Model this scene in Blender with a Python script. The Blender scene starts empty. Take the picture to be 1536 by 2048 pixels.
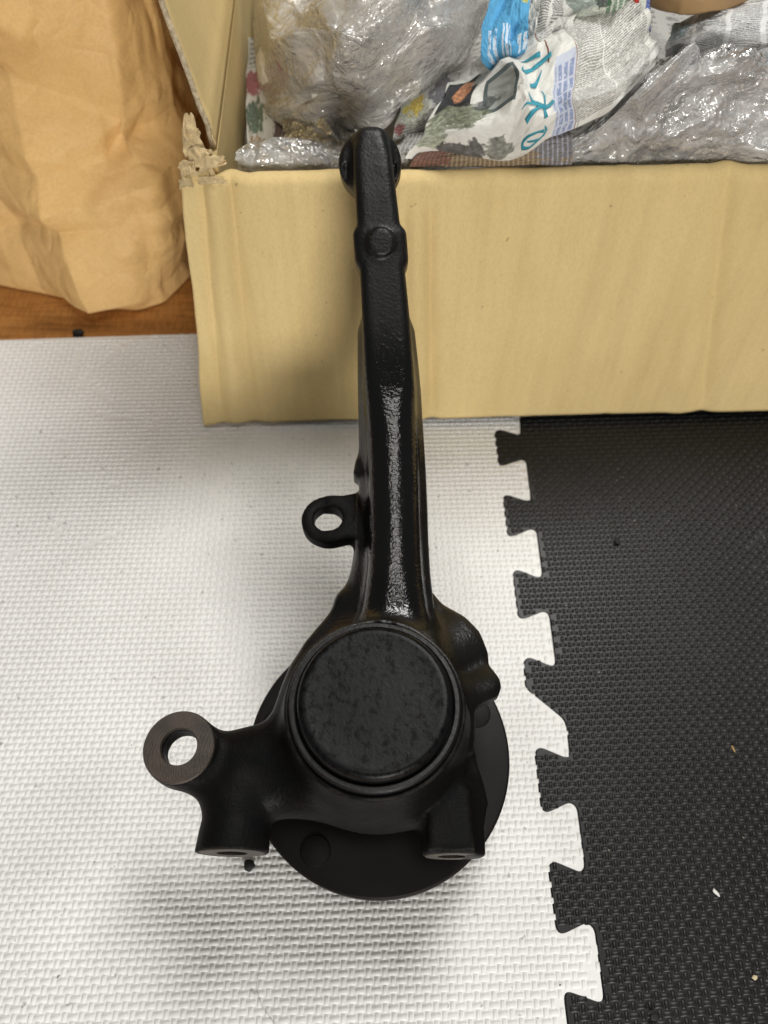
import bpy, bmesh, math, random
import numpy as np
from mathutils import Vector, Matrix
R = math.radians
rng = np.random.default_rng(7)
random.seed(7)
scene = bpy.context.scene
C = scene.collection

# ------------------------------------------------------------------ camera
cam_d = bpy.data.cameras.new('camera')
cam = bpy.data.objects.new('camera', cam_d); C.objects.link(cam)
cam.location = (0, 0, .455)
cam.rotation_euler = (R(90 - 59.07), 0, 0)
cam_d.sensor_fit = 'VERTICAL'; cam_d.sensor_height = 36; cam_d.sensor_width = 27
cam_d.lens = 36 * 1480 / 2048
cam_d.clip_start = .01; cam_d.clip_end = 50
cam_d.dof.use_dof = True
cam_d.dof.focus_distance = .355
cam_d.dof.aperture_fstop = 8.5
scene.camera = cam

# ------------------------------------------------------------------ light
world = bpy.data.worlds.new('World'); scene.world = world; world.use_nodes = True
bg = world.node_tree.nodes['Background']
bg.inputs[0].default_value = (1.0, .97, .92, 1); bg.inputs[1].default_value = .10
def lamp(name, loc, target, sx, sy, power, col):
    l = bpy.data.lights.new(name, 'AREA'); l.shape = 'RECTANGLE'; l.size = sx; l.size_y = sy
    l.energy = power; l.color = col
    o = bpy.data.objects.new(name, l); C.objects.link(o); o.location = loc
    o.rotation_euler = (Vector(target) - Vector(loc)).to_track_quat('-Z', 'Y').to_euler()
    return o
lamp('ceiling_lamp_overhead', (.16, .02, 1.95), (.05, .1, 0), .44, .70, 6.0, (1, .965, .90))
lamp('ceiling_lamp_beyond_box', (.50, 1.20, 2.1), (.05, .25, 0), .70, .70, 35, (1, .985, .95))
lamp('room_lamp_behind_viewer', (.45, -2.0, .86), (0, .3, .1), .70, .50, 43, (1, .972, .92))
vs = scene.view_settings
vs.view_transform = 'Standard'; vs.look = 'None'; vs.exposure = 0; vs.gamma = 1; vs.use_curve_mapping = False
scene.cycles.max_bounces = 8
scene.cycles.transparent_max_bounces = 12

# ------------------------------------------------------------------ helpers
def link(name, me, mat=None, parent=None):
    o = bpy.data.objects.new(name, me); C.objects.link(o)
    if mat is not None:
        for m in (mat if isinstance(mat, (list, tuple)) else [mat]): me.materials.append(m)
    if parent is not None: o.parent = parent
    return o
def tag(o, label, cat, group=None):
    o['label'] = label; o['category'] = cat
    if group: o['group'] = group
    return o
def empty(name, loc, label, cat, group=None):
    o = bpy.data.objects.new(name, None); C.objects.link(o); o.location = loc; o.empty_display_size = .02
    return tag(o, label, cat, group)
def child(o, parent):
    o.parent = parent
    o.matrix_parent_inverse = Matrix.Translation(-Vector(parent.location))
    return o
def mesh_np(name, V, F, smooth=True):
    me = bpy.data.meshes.new(name)
    V = np.asarray(V, dtype=np.float32); F = np.asarray(F, dtype=np.int32)
    n = F.shape[1]
    me.vertices.add(len(V)); me.vertices.foreach_set('co', V.ravel())
    me.loops.add(F.size); me.loops.foreach_set('vertex_index', F.ravel())
    me.polygons.add(len(F)); me.polygons.foreach_set('loop_start', np.arange(0, F.size, n, dtype=np.int32))
    me.update(calc_edges=True); me.validate()
    if smooth: me.polygons.foreach_set('use_smooth', np.ones(len(me.polygons), dtype=bool))
    return me
def bm_mesh(name, bm, smooth=False):
    bmesh.ops.recalc_face_normals(bm, faces=bm.faces[:])
    me = bpy.data.meshes.new(name); bm.to_mesh(me); bm.free()
    if smooth: me.polygons.foreach_set('use_smooth', np.ones(len(me.polygons), dtype=bool))
    return me
def auto_smooth(o, deg=35):
    me = o.data
    me.polygons.foreach_set('use_smooth', np.ones(len(me.polygons), dtype=bool))
    me.set_sharp_from_angle(angle=R(deg))
def lathe(name, prof, n=96, close=False):
    """revolve (r,z) profile about z"""
    a = np.linspace(0, 2*np.pi, n, endpoint=False)
    V = np.array([[r*np.cos(t), r*np.sin(t), z] for r, z in prof for t in a])
    F = []
    k = len(prof)
    for i in range(k if close else k-1):
        j = (i+1) % k
        for q in range(n):
            q2 = (q+1) % n
            F.append([i*n+q, i*n+q2, j*n+q2, j*n+q])
    return mesh_np(name, V, F)
def lathe_obj(name, prof, mat, loc, parent, n=96, close=False, deg=35, axis=None):
    me = lathe(name, prof, n, close)
    bm = bmesh.new(); bm.from_mesh(me); bmesh.ops.remove_doubles(bm, verts=bm.verts, dist=1e-6)
    bmesh.ops.recalc_face_normals(bm, faces=bm.faces[:]); bm.to_mesh(me); bm.free()
    o = link(name, me, mat); auto_smooth(o, deg)
    o.location = loc
    if axis is not None: o.rotation_euler = Vector(axis).to_track_quat('Z', 'Y').to_euler()
    child(o, parent)
    return o

# ---- procedural material helpers
class M:
    def __init__(s, name):
        s.m = bpy.data.materials.new(name); s.m.use_nodes = True
        s.t = s.m.node_tree; s.n = s.t.nodes; s.bs = s.n['Principled BSDF']; s.out = s.n['Material Output']
    def new(s, typ, **kw):
        n = s.n.new(typ)
        for k, v in kw.items(): setattr(n, k, v)
        return n
    def l(s, a, b): s.t.links.new(a, b)
    def set(s, **kw):
        for k, v in kw.items():
            i = s.bs.inputs[k.replace('_', ' ')]
            if hasattr(v, 'links') or isinstance(v, bpy.types.NodeSocket): s.l(v, i)
            elif isinstance(v, tuple) and len(v) == 3: i.default_value = (*v, 1)
            else: i.default_value = v
        return s
    def coord(s, kind='Object', scale=(1, 1, 1), rot=(0, 0, 0), loc=(0, 0, 0)):
        t = s.new('ShaderNodeTexCoord'); m = s.new('ShaderNodeMapping')
        m.inputs['Scale'].default_value = scale; m.inputs['Rotation'].default_value = rot; m.inputs['Location'].default_value = loc
        s.l(t.outputs[kind], m.inputs[0]); return m.outputs[0]
    def noise(s, scale, detail=3, vec=None, rough=.5, dist=0):
        n = s.new('ShaderNodeTexNoise'); n.inputs['Scale'].default_value = scale; n.inputs['Detail'].default_value = detail
        n.inputs['Roughness'].default_value = rough; n.inputs['Distortion'].default_value = dist
        s.l(vec if vec is not None else s.coord(), n.inputs['Vector']); return n.outputs['Fac']
    def ramp(s, fac, stops, interp='LINEAR'):
        r = s.new('ShaderNodeValToRGB'); e = r.color_ramp.elements; r.color_ramp.interpolation = interp
        while len(e) < len(stops): e.new(.5)
        for i, (p, c) in enumerate(stops):
            e[i].position = p; e[i].color = (*c, 1) if isinstance(c, tuple) else (c, c, c, 1)
        s.l(fac, r.inputs[0]); return r.outputs[0]
    def math(s, op, a, b=0.0, clamp=False):
        n = s.new('ShaderNodeMath', operation=op, use_clamp=clamp)
        for i, v in enumerate((a, b)):
            if isinstance(v, (int, float)): n.inputs[i].default_value = v
            else: s.l(v, n.inputs[i])
        return n.outputs[0]
    def mix(s, fac, a, b, blend='MIX'):
        n = s.new('ShaderNodeMix', data_type='RGBA', blend_type=blend)
        for idx, v in ((0, fac), (6, a), (7, b)):
            i = n.inputs[idx]
            if isinstance(v, (int, float)): i.default_value = v if idx == 0 else (v, v, v, 1)
            elif isinstance(v, tuple): i.default_value = (*v, 1)
            else: s.l(v, i)
        return n.outputs[2]
    def bump(s, h, strength=.3, dist=.001, normal=None):
        b = s.new('ShaderNodeBump'); b.inputs['Strength'].default_value = strength; b.inputs['Distance'].default_value = dist
        s.l(h, b.inputs['Height'])
        if normal is not None: s.l(normal, b.inputs['Normal'])
        s.l(b.outputs[0], s.bs.inputs['Normal']); return b.outputs[0]
    def uv(s):
        t = s.new('ShaderNodeTexCoord'); x = s.new('ShaderNodeSeparateXYZ'); s.l(t.outputs['UV'], x.inputs[0])
        return x.outputs[0], x.outputs[1], t.outputs['UV']

def mat_white_foam():
    k = M('white_foam'); d = k.noise(14, 4); g = k.noise(600, 2)
    col = k.ramp(d, [(.3, (.70, .695, .68)), (.7, (.80, .80, .79))])
    sp = k.ramp(k.noise(170, 2), [(.705, 1.0), (.74, .62)])
    k.set(Base_Color=k.mix(1, col, sp, 'MULTIPLY'), Roughness=.5)
    k.bump(g, .12, .0004); return k.m
def mat_black_foam():
    k = M('black_foam'); d = k.noise(9, 5)
    col = k.ramp(d, [(.35, (.0075, .0075, .008)), (.72, (.013, .013, .0135))])
    dust = k.ramp(k.noise(45, 5, rough=.7), [(.62, 0.0), (.80, .10)])
    k.set(Base_Color=k.mix(dust, col, (.25, .24, .22)), Roughness=.40)
    k.bs.inputs['Specular IOR Level'].default_value = .3
    k.bump(k.noise(700, 2), .12, .0004); return k.m
def mat_wood():
    k = M('brown_wood_floor'); v = k.coord(scale=(2.2, 22, 5)); v2 = k.coord(scale=(20, 3, 3))
    g = k.noise(9, 6, v, .62, .8); g2 = k.noise(24, 4, v2, .6)
    col = k.ramp(g, [(.28, (.27, .110, .026)), (.5, (.50, .220, .056)), (.72, (.64, .32, .095))])
    col = k.mix(k.ramp(g2, [(.4, .45), (.6, 0.0)]), col, (.22, .09, .022))
    k.set(Base_Color=col, Roughness=.42); k.bump(g, .15, .0006); return k.m
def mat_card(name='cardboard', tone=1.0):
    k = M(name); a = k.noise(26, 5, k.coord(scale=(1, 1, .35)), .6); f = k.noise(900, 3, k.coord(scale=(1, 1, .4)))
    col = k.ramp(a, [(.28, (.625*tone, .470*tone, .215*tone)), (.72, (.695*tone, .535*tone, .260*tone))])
    fl = k.ramp(f, [(.3, .94), (.6, 1.03)])
    ban = k.ramp(k.noise(34, 5, k.coord(scale=(1.6, .4, .07)), .65), [(.30, .93), (.52, 1.0), (.72, 1.04)])
    col = k.mix(1, col, ban, 'MULTIPLY')
    wv = k.new('ShaderNodeTexWave', wave_type='BANDS', bands_direction='X'); k.l(k.coord(), wv.inputs['Vector']); wv.inputs['Scale'].default_value = 40; wv.inputs['Distortion'].default_value = .5
    col = k.mix(1, col, k.ramp(wv.outputs['Fac'], [(0, .990), (1, 1.006)]), 'MULTIPLY')
    sc = k.ramp(k.noise(16, 6, k.coord(scale=(1, 1, 1.6)), .75, 1.2), [(.62, 0.0), (.80, .30)]); col = k.mix(sc, col, (.74*tone, .62*tone, .40*tone))
    sp = k.ramp(k.noise(230, 2), [(.73, 1.0), (.77, .62)])
    col = k.mix(1, k.mix(1, col, fl, 'MULTIPLY'), sp, 'MULTIPLY')
    k.set(Base_Color=col, Roughness=.78); k.bs.inputs['Specular IOR Level'].default_value = .25
    k.bump(f, .12, .0004); return k.m
def mat_card_edge():
    k = M('cardboard_cut_edge'); f = k.noise(420, 4, rough=.7)
    k.set(Base_Color=k.ramp(f, [(.35, (.30, .24, .15)), (.65, (.62, .52, .36))]), Roughness=.9)
    k.bump(f, .5, .001); return k.m
def mat_kraft():
    k = M('kraft_paper'); a = k.noise(7, 4); f = k.noise(500, 3)
    col = k.ramp(a, [(.3, (.70, .435, .165)), (.7, (.80, .535, .235))])
    col = k.mix(1, col, k.ramp(f, [(.3, .93), (.65, 1.04)]), 'MULTIPLY')
    k.set(Base_Color=col, Roughness=.58); k.bs.inputs['Specular IOR Level'].default_value = .3
    def ridge(sc, d): return k.math('ABSOLUTE', k.math('SUBTRACT', k.noise(sc, d, rough=.5, dist=.3), .5))
    h = k.math('ADD', k.math('ADD', ridge(13, 1), k.math('MULTIPLY', ridge(34, 1.5), .5)), k.math('MULTIPLY', k.noise(260, 3), .03))
    k.bump(h, .9, .014); return k.m
def mat_paint(name, rough=(.20, .42), tex=520, strength=.5, base=(.0055, .0056, .006), dust=.0, dist=.0005):
    """black enamel over rough casting"""
    k = M(name); a = k.noise(28, 4); big = k.noise(tex, 2.5, rough=.45); mid = k.noise(tex*.33, 2)
    h = k.math('ADD', big, k.math('MULTIPLY', mid, .9))
    r = k.ramp(a, [(.3, rough[0]), (.7, rough[1])])
    col = base
    if dust:
        dm = k.ramp(k.noise(60, 6, rough=.72), [(.45, 0.0), (.8, dust)])
        col = k.mix(dm, base, (.075, .055, .036))
    k.set(Base_Color=col, Roughness=r); k.bs.inputs['Specular IOR Level'].default_value = .5
    k.bump(h, strength, dist); return k.m
def mat_cast():
    """the casting: glossy thick paint on the long arm, duller dusted paint near the hub"""
    k = M('black_painted_casting')
    t = k.new('ShaderNodeTexCoord'); x = k.new('ShaderNodeSeparateXYZ'); k.l(t.outputs['Object'], x.inputs[0])
    arm = k.ramp(k.math('ADD', x.outputs[1], k.math('MULTIPLY', k.noise(30, 3), .03)), [(.110, 0.0), (.150, 1.0)])
    tabm = k.math('MULTIPLY', k.math('LESS_THAN', x.outputs[0], -.0150), k.math('MULTIPLY', k.math('GREATER_THAN', x.outputs[1], .183), k.math('LESS_THAN', x.outputs[1], .2155)))
    arm = k.math('MULTIPLY', arm, k.math('SUBTRACT', 1.0, tabm))
    tip = k.ramp(x.outputs[1], [(.256, 0.0), (.274, 1.0)])
    fine = k.noise(700, 2.2, rough=.45); mid = k.noise(170, 2)
    big_ = k.noise(48, 3); h = k.math('ADD', k.math('ADD', fine, k.math('MULTIPLY', mid, .9)), k.math('MULTIPLY', big_, 2.2))
    rv = k.noise(35, 4)
    r_arm = k.ramp(rv, [(.3, .11), (.75, .17)]); r_tip = k.ramp(rv, [(.3, .36), (.7, .48)]); r_hub = k.ramp(rv, [(.3, .42), (.7, .60)])
    core = k.ramp(k.math('ABSOLUTE', k.math('SUBTRACT', x.outputs[0], .004)), [(.0125, 1.0), (.0165, 0.0)])
    core = k.math('MULTIPLY', core, k.ramp(x.outputs[1], [(.134, 0.0), (.142, 1.0)]))
    r_arm = k.mix(core, k.ramp(rv, [(.3, .27), (.75, .40)]), r_arm)
    r = k.mix(arm, r_hub, k.mix(tip, r_arm, r_tip))
    dm = k.ramp(k.noise(55, 6, rough=.72), [(.46, 0.0), (.85, .12)])
    dm = k.math('MULTIPLY', dm, k.math('SUBTRACT', 1.0, arm))
    ge = k.new('ShaderNodeNewGeometry'); pw = k.ramp(ge.outputs['Pointiness'], [(.525, 0.0), (.60, 1.0)])
    pw = k.math('MULTIPLY', pw, k.ramp(k.noise(120, 5, rough=.7), [(.42, 0.0), (.62, .55)])); pw = k.math('MULTIPLY', pw, k.math('SUBTRACT', 1.0, k.math('MULTIPLY', arm, .8)))
    base = k.mix(dm, (.0038, .0038, .0040), (.045, .036, .027))
    base = k.mix(pw, base, (.085, .072, .058))
    fl_ = k.ramp(k.noise(520, 3, rough=.7), [(.70, 0.0), (.75, .30)]); base = k.mix(k.math('MULTIPLY', fl_, k.math('SUBTRACT', 1.0, arm)), base, (.11, .095, .08))
    k.set(Base_Color=base, Roughness=r)
    k.l(k.mix(arm, .08, k.mix(tip, .5, .32)), k.bs.inputs['Specular IOR Level'])
    k.bump(h, .46, .0005); return k.m
def mat_cap():
    k = M('black_bearing_cap_paint')
    pits = k.noise(330, 4, rough=.62); st = k.noise(90, 5, k.coord(scale=(2.2, .7, 1)), .75)
    spots = k.ramp(k.math('MULTIPLY', k.math('ADD', pits, st), .5), [(.42, 0.0), (.50, 1.0)])
    col = k.mix(spots, (.0030, .0030, .0030), (.0050, .0052, .0058))
    fine = k.noise(520, 3)
    k.set(Base_Color=col, Roughness=k.mix(spots, .30, .39)); k.l(k.mix(spots, .085, .14), k.bs.inputs['Specular IOR Level'])
    k.bump(k.math('ADD', fine, k.math('MULTIPLY', pits, .25)), .26, .0004); return k.m
def mat_flange():
    k = M('dusty_black_hub_flange'); a = k.noise(18, 4); f = k.noise(300, 4, rough=.7)
    dm = k.ramp(a, [(.35, .05), (.75, .34)])
    col = k.mix(dm, (.0045, .0043, .0042), (.020, .015, .012)); k.bs.inputs['Specular IOR Level'].default_value = .13
    scr = k.ramp(k.noise(120, 2, k.coord(scale=(.5, 3, 1))), [(.74, 0.0), (.78, .25)])
    sp = k.ramp(k.noise(420, 3, rough=.7), [(.70, 0.0), (.76, .18)]); col = k.mix(sp, col, (.16, .14, .12))
    w = k.new('ShaderNodeTexWave', wave_type='RINGS', rings_direction='Z'); k.l(k.coord(), w.inputs['Vector']); w.inputs['Scale'].default_value = 260; w.inputs['Distortion'].default_value = .6
    k.set(Base_Color=k.mix(scr, col, (.20, .18, .15)), Roughness=k.ramp(a, [(.3, .40), (.7, .58)])); k.bump(k.math('ADD', f, k.math('MULTIPLY', w.outputs['Fac'], .35)), .20, .0003); return k.m
def mat_machined():
    k = M('machined_rusty_steel'); w = k.new('ShaderNodeTexWave', wave_type='RINGS', rings_direction='Z')
    k.l(k.coord(loc=(.045, .012, 0)), w.inputs['Vector']); w.inputs['Scale'].default_value = 520; w.inputs['Distortion'].default_value = 5.0
    w.inputs['Detail'].default_value = 2
    n = k.noise(90, 4)
    col = k.ramp(n, [(.3, (.022, .016, .012)), (.7, (.060, .044, .031))])
    k.set(Base_Color=col, Metallic=.3, Roughness=.45); k.bump(w.outputs['Fac'], .22, .0003); return k.m
def mat_plain(name, col, rough=.6, metal=0, nscale=80, var=.25):
    k = M(name); n = k.noise(nscale, 4)
    k.set(Base_Color=k.ramp(n, [(.3, tuple(c*(1-var) for c in col)), (.7, tuple(min(1, c*(1+var)) for c in col))]), Roughness=rough, Metallic=metal)
    k.bump(n, .2, .0005); return k.m
def mat_wrap(name, tint, body, scale=1.0):
    """clear crinkled plastic: mirror glints over see-through film with some cloudy body"""
    k = M(name); k.n.remove(k.bs)
    def ridge(sc, d, ds=.6): return k.math('ABSOLUTE', k.math('SUBTRACT', k.noise(sc, d, rough=.6, dist=ds), .5))
    a = ridge(55*scale, 1.5); b = ridge(130*scale, 2); c = k.noise(330, 2)
    v = k.new('ShaderNodeTexVoronoi', feature='SMOOTH_F1'); v.inputs['Scale'].default_value = 120; k.l(k.coord(), v.inputs['Vector'])
    h = k.math('ADD', k.math('ADD', k.math('MULTIPLY', a, 1.6), b), k.math('ADD', k.math('MULTIPLY', c, .22), k.math('MULTIPLY', v.outputs['Distance'], -.55)))
    bp = k.new('ShaderNodeBump'); bp.inputs['Strength'].default_value = 1.0; bp.inputs['Distance'].default_value = .0038; k.l(h, bp.inputs['Height'])
    gl = k.new('ShaderNodeBsdfGlossy'); gl.inputs['Roughness'].default_value = .09; gl.inputs['Color'].default_value = (1, 1, 1, 1); k.l(bp.outputs[0], gl.inputs['Normal'])
    df = k.new('ShaderNodeBsdfDiffuse'); df.inputs['Color'].default_value = (*tint, 1)
    tr = k.new('ShaderNodeBsdfTransparent'); tr.inputs[0].default_value = (.96, .96, .95, 1)
    m1 = k.new('ShaderNodeMixShader'); k.l(k.ramp(k.noise(30, 4), [(.3, max(0, body-.18)), (.7, min(1, body+.12))]), m1.inputs[0]); k.l(tr.outputs[0], m1.inputs[1]); k.l(df.outputs[0], m1.inputs[2])
    fr = k.new('ShaderNodeFresnel'); fr.inputs['IOR'].default_value = 1.62; k.l(bp.outputs[0], fr.inputs['Normal'])
    m2 = k.new('ShaderNodeMixShader'); k.l(k.math('ADD', k.math('MULTIPLY', fr.outputs[0], 1.7), .02, True), m2.inputs[0]); k.l(m1.outputs[0], m2.inputs[1]); k.l(gl.outputs[0], m2.inputs[2])
    k.l(m2.outputs[0], k.out.inputs['Surface']); return k.m

def mat_inner(name, col):
    k = M(name); n = k.noise(22, 4); r = k.math('ABSOLUTE', k.math('SUBTRACT', k.noise(70, 2, dist=.4), .5))
    k.set(Base_Color=k.ramp(n, [(.3, tuple(c*.8 for c in col)), (.7, col)]), Roughness=.28); k.bs.inputs['Specular IOR Level'].default_value = .6
    k.bump(r, .7, .004); return k.m
def ink_mask(k, u, v, cols, rows, dens=.5, vert=False):
    """newsprint body type: rows of small marks set in columns with gutters (0..1)"""
    if vert: u, v = v, u
    cu = k.math('FRACT', k.math('MULTIPLY', u, cols)); cv = k.math('MULTIPLY', v, rows)
    gut = k.math('MULTIPLY', k.math('GREATER_THAN', cu, .07), k.math('LESS_THAN', cu, .93))
    fr = k.math('FRACT', cv)
    line = k.math('MULTIPLY', k.math('GREATER_THAN', fr, .18), k.math('LESS_THAN', fr, .82))
    cx = k.new('ShaderNodeCombineXYZ'); k.l(k.math('MULTIPLY', u, 1.0), cx.inputs[0]); k.l(k.math('MULTIPLY', k.math('FLOOR', cv), 7.31), cx.inputs[1])
    k.l(k.math('MULTIPLY', v, 1.0), cx.inputs[2])
    mp = k.new('ShaderNodeMapping'); k.l(cx.outputs[0], mp.inputs[0]); mp.inputs['Scale'].default_value = (rows*1.7, 1, rows*2.4)
    n = k.noise(1.0, 3, mp.outputs[0], .75)
    g = k.math('GREATER_THAN', n, dens)
    return k.math('MULTIPLY', k.math('MULTIPLY', gut, line), g)
def box_mask(k, u, v, u0, u1, v0, v1):
    a = k.math('MULTIPLY', k.math('GREATER_THAN', u, u0), k.math('LESS_THAN', u, u1))
    return k.math('MULTIPLY', a, k.math('MULTIPLY', k.math('GREATER_THAN', v, v0), k.math('LESS_THAN', v, v1)))
def blob(k, u, v, cu, cv, ru, rv, wob=.75, sc=11):
    du = k.math('DIVIDE', k.math('SUBTRACT', u, cu), ru); dv = k.math('DIVIDE', k.math('SUBTRACT', v, cv), rv)
    d = k.math('ADD', k.math('MULTIPLY', du, du), k.math('MULTIPLY', dv, dv))
    _, _, uvv = k.uv()
    d = k.math('ADD', d, k.math('MULTIPLY', k.math('SUBTRACT', k.noise(sc, 5, uvv, .65), .5), wob*6))
    return k.ramp(d, [(.75, 1.0), (1.0, 0.0)])
def mat_news(name, paper=(.74, .73, .68), text=(), boxes=(), blobs=(), lines=(), ink=(.10, .10, .10)):
    k = M(name); u, v, uvv = k.uv()
    col = k.mix(k.ramp(k.noise(6, 4, uvv), [(.3, 0.0), (.7, 1.0)]), tuple(c*.93 for c in paper), paper)
    for (u0, u1, v0, v1, c) in boxes: col = k.mix(box_mask(k, u, v, u0, u1, v0, v1), col, c)
    if blobs:
        pn = k.ramp(k.noise(38, 5, uvv, .7), [(.32, .35), (.5, 1.0), (.68, 1.9)]); pn2 = k.noise(26, 4, uvv, .6)
    for (cu, cv, ru, rv, c) in blobs:
        pc = k.mix(1, k.mix(pn2, c, tuple(x*.6 + .10 for x in c)), pn, 'MULTIPLY')
        col = k.mix(k.math('MULTIPLY', blob(k, u, v, cu, cv, ru, rv), .9), col, pc)
    for t in text:
        u0, u1, v0, v1, cols, rows, dens, vert = t[:8]; c = t[8] if len(t) > 8 else ink
        m = k.math('MULTIPLY', ink_mask(k, u, v, cols, rows, dens, vert), box_mask(k, u, v, u0, u1, v0, v1))
        col = k.mix(k.math('MULTIPLY', m, .74), col, c)
    for (u0, u1, v0, v1, c) in lines: col = k.mix(box_mask(k, u, v, u0, u1, v0, v1), col, c)
    k.set(Base_Color=col, Roughness=.7); k.bs.inputs['Specular IOR Level'].default_value = .3
    cr = k.math('ABSOLUTE', k.math('SUBTRACT', k.noise(7, 2, uvv, .5, .4), .5)); cr2 = k.math('ABSOLUTE', k.math('SUBTRACT', k.noise(17, 2, uvv, .5, .4), .5))
    k.bump(k.math('ADD', cr, k.math('MULTIPLY', cr2, .5)), .6, .005); return k.m

# ------------------------------------------------------------------ floor
bm = bmesh.new()
vs_ = [bm.verts.new(p) for p in ((-1.3, -.8, 0), (1.3, -.8, 0), (1.3, 1.6, 0), (-1.3, 1.6, 0))]
bm.faces.new(vs_)
floor = link('floor', bm_mesh('floor', bm), mat_wood()); floor.location = (0, 0, -.010); floor['kind'] = 'structure'

# ------------------------------------------------------------------ foam mats (interlocking edge runs away from the viewer)
J = [(107.4, 400), (104.3, 342.7), (102.5, 341.7), (87.6, 347.0), (84.2, 343.2), (85.1, 313.9), (88.2, 312.6), (103.3, 318.4), (106.1, 316.2), (106.1, 283.2), (104.0, 281.7), (88.9, 287.5), (85.9, 284.9), (86.6, 253.8), (89.9, 252.2), (103.6, 258.6), (107.5, 256.8), (107.7, 222.3), (105.1, 220.5), (90.8, 226.9), (87.6, 223.7), (88.2, 192.1), (91.5, 190.1), (106.0, 196.0), (109.1, 193.5), (109.4, 159.9), (107.1, 158.0), (92.6, 164.3), (88.9, 161.2), (88.5, 144.0), (97.6, 135.7), (109.8, 124.9), (111.4, 120.2), (111.0, 103.5), (109.0, 101.2), (93.9, 107.7), (90.3, 105.0), (90.5, 73.1), (93.5, 70.4), (107.9, 76.4), (111.5, 73.5), (111.6, 42.0), (109.0, 39.5), (94.6, 45.3), (91.1, 42.5), (92.0, 11.5), (95.1, 9.6), (108.9, 15.2), (112.7, 12.4), (112.9, -18.9), (110.9, -20.9), (95.0, -15.8), (92.5, -17.7), (93.2, -49), (96.4, -51), (110.2, -45.3), (113.8, -48), (114.2, -79), (112, -81), (96.2, -76), (94, -78.5), (95, -150)]
J = [(x*.001, y*.001) for x, y in J]
def round_corners(pts, cut):
    out = [pts[0]]
    for p0, p1, p2 in zip(pts[:-2], pts[1:-1], pts[2:]):
        p0, p1, p2 = (np.array(p) for p in (p0, p1, p2)); a = p0 - p1; b = p2 - p1; la, lb = np.linalg.norm(a), np.linalg.norm(b)
        A_ = p1 + a/la*min(cut, la*.45); B_ = p1 + b/lb*min(cut, lb*.45)
        for t in (0, .33, .67, 1): out.append(tuple((1-t)**2*A_ + 2*t*(1-t)*p1 + t*t*B_))
    return out + [pts[-1]]
J = round_corners(J, .0030)
edge_top = [(-.62, .426), (-.320, .4396), (-.163, .4464), (.107, .458)]
white_poly = edge_top + J + [(-.62, -.15)]
JB = [(x + .0006, y) for x, y in J]
black_poly = [(.1085, .458), (.62, .476), (.62, -.15)] + JB[::-1]
def inside(poly, X, Y):
    P = np.array(poly); ins = np.zeros(X.shape, bool)
    x1, y1 = P[:, 0], P[:, 1]; x2, y2 = np.roll(x1, -1), np.roll(y1, -1)
    for a, b, c, d in zip(x1, y1, x2, y2):
        if b == d: continue
        cond = ((b > Y) != (d > Y)) & (X < (c - a) * (Y - b) / (d - b) + a)
        ins ^= cond
    return ins
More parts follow.
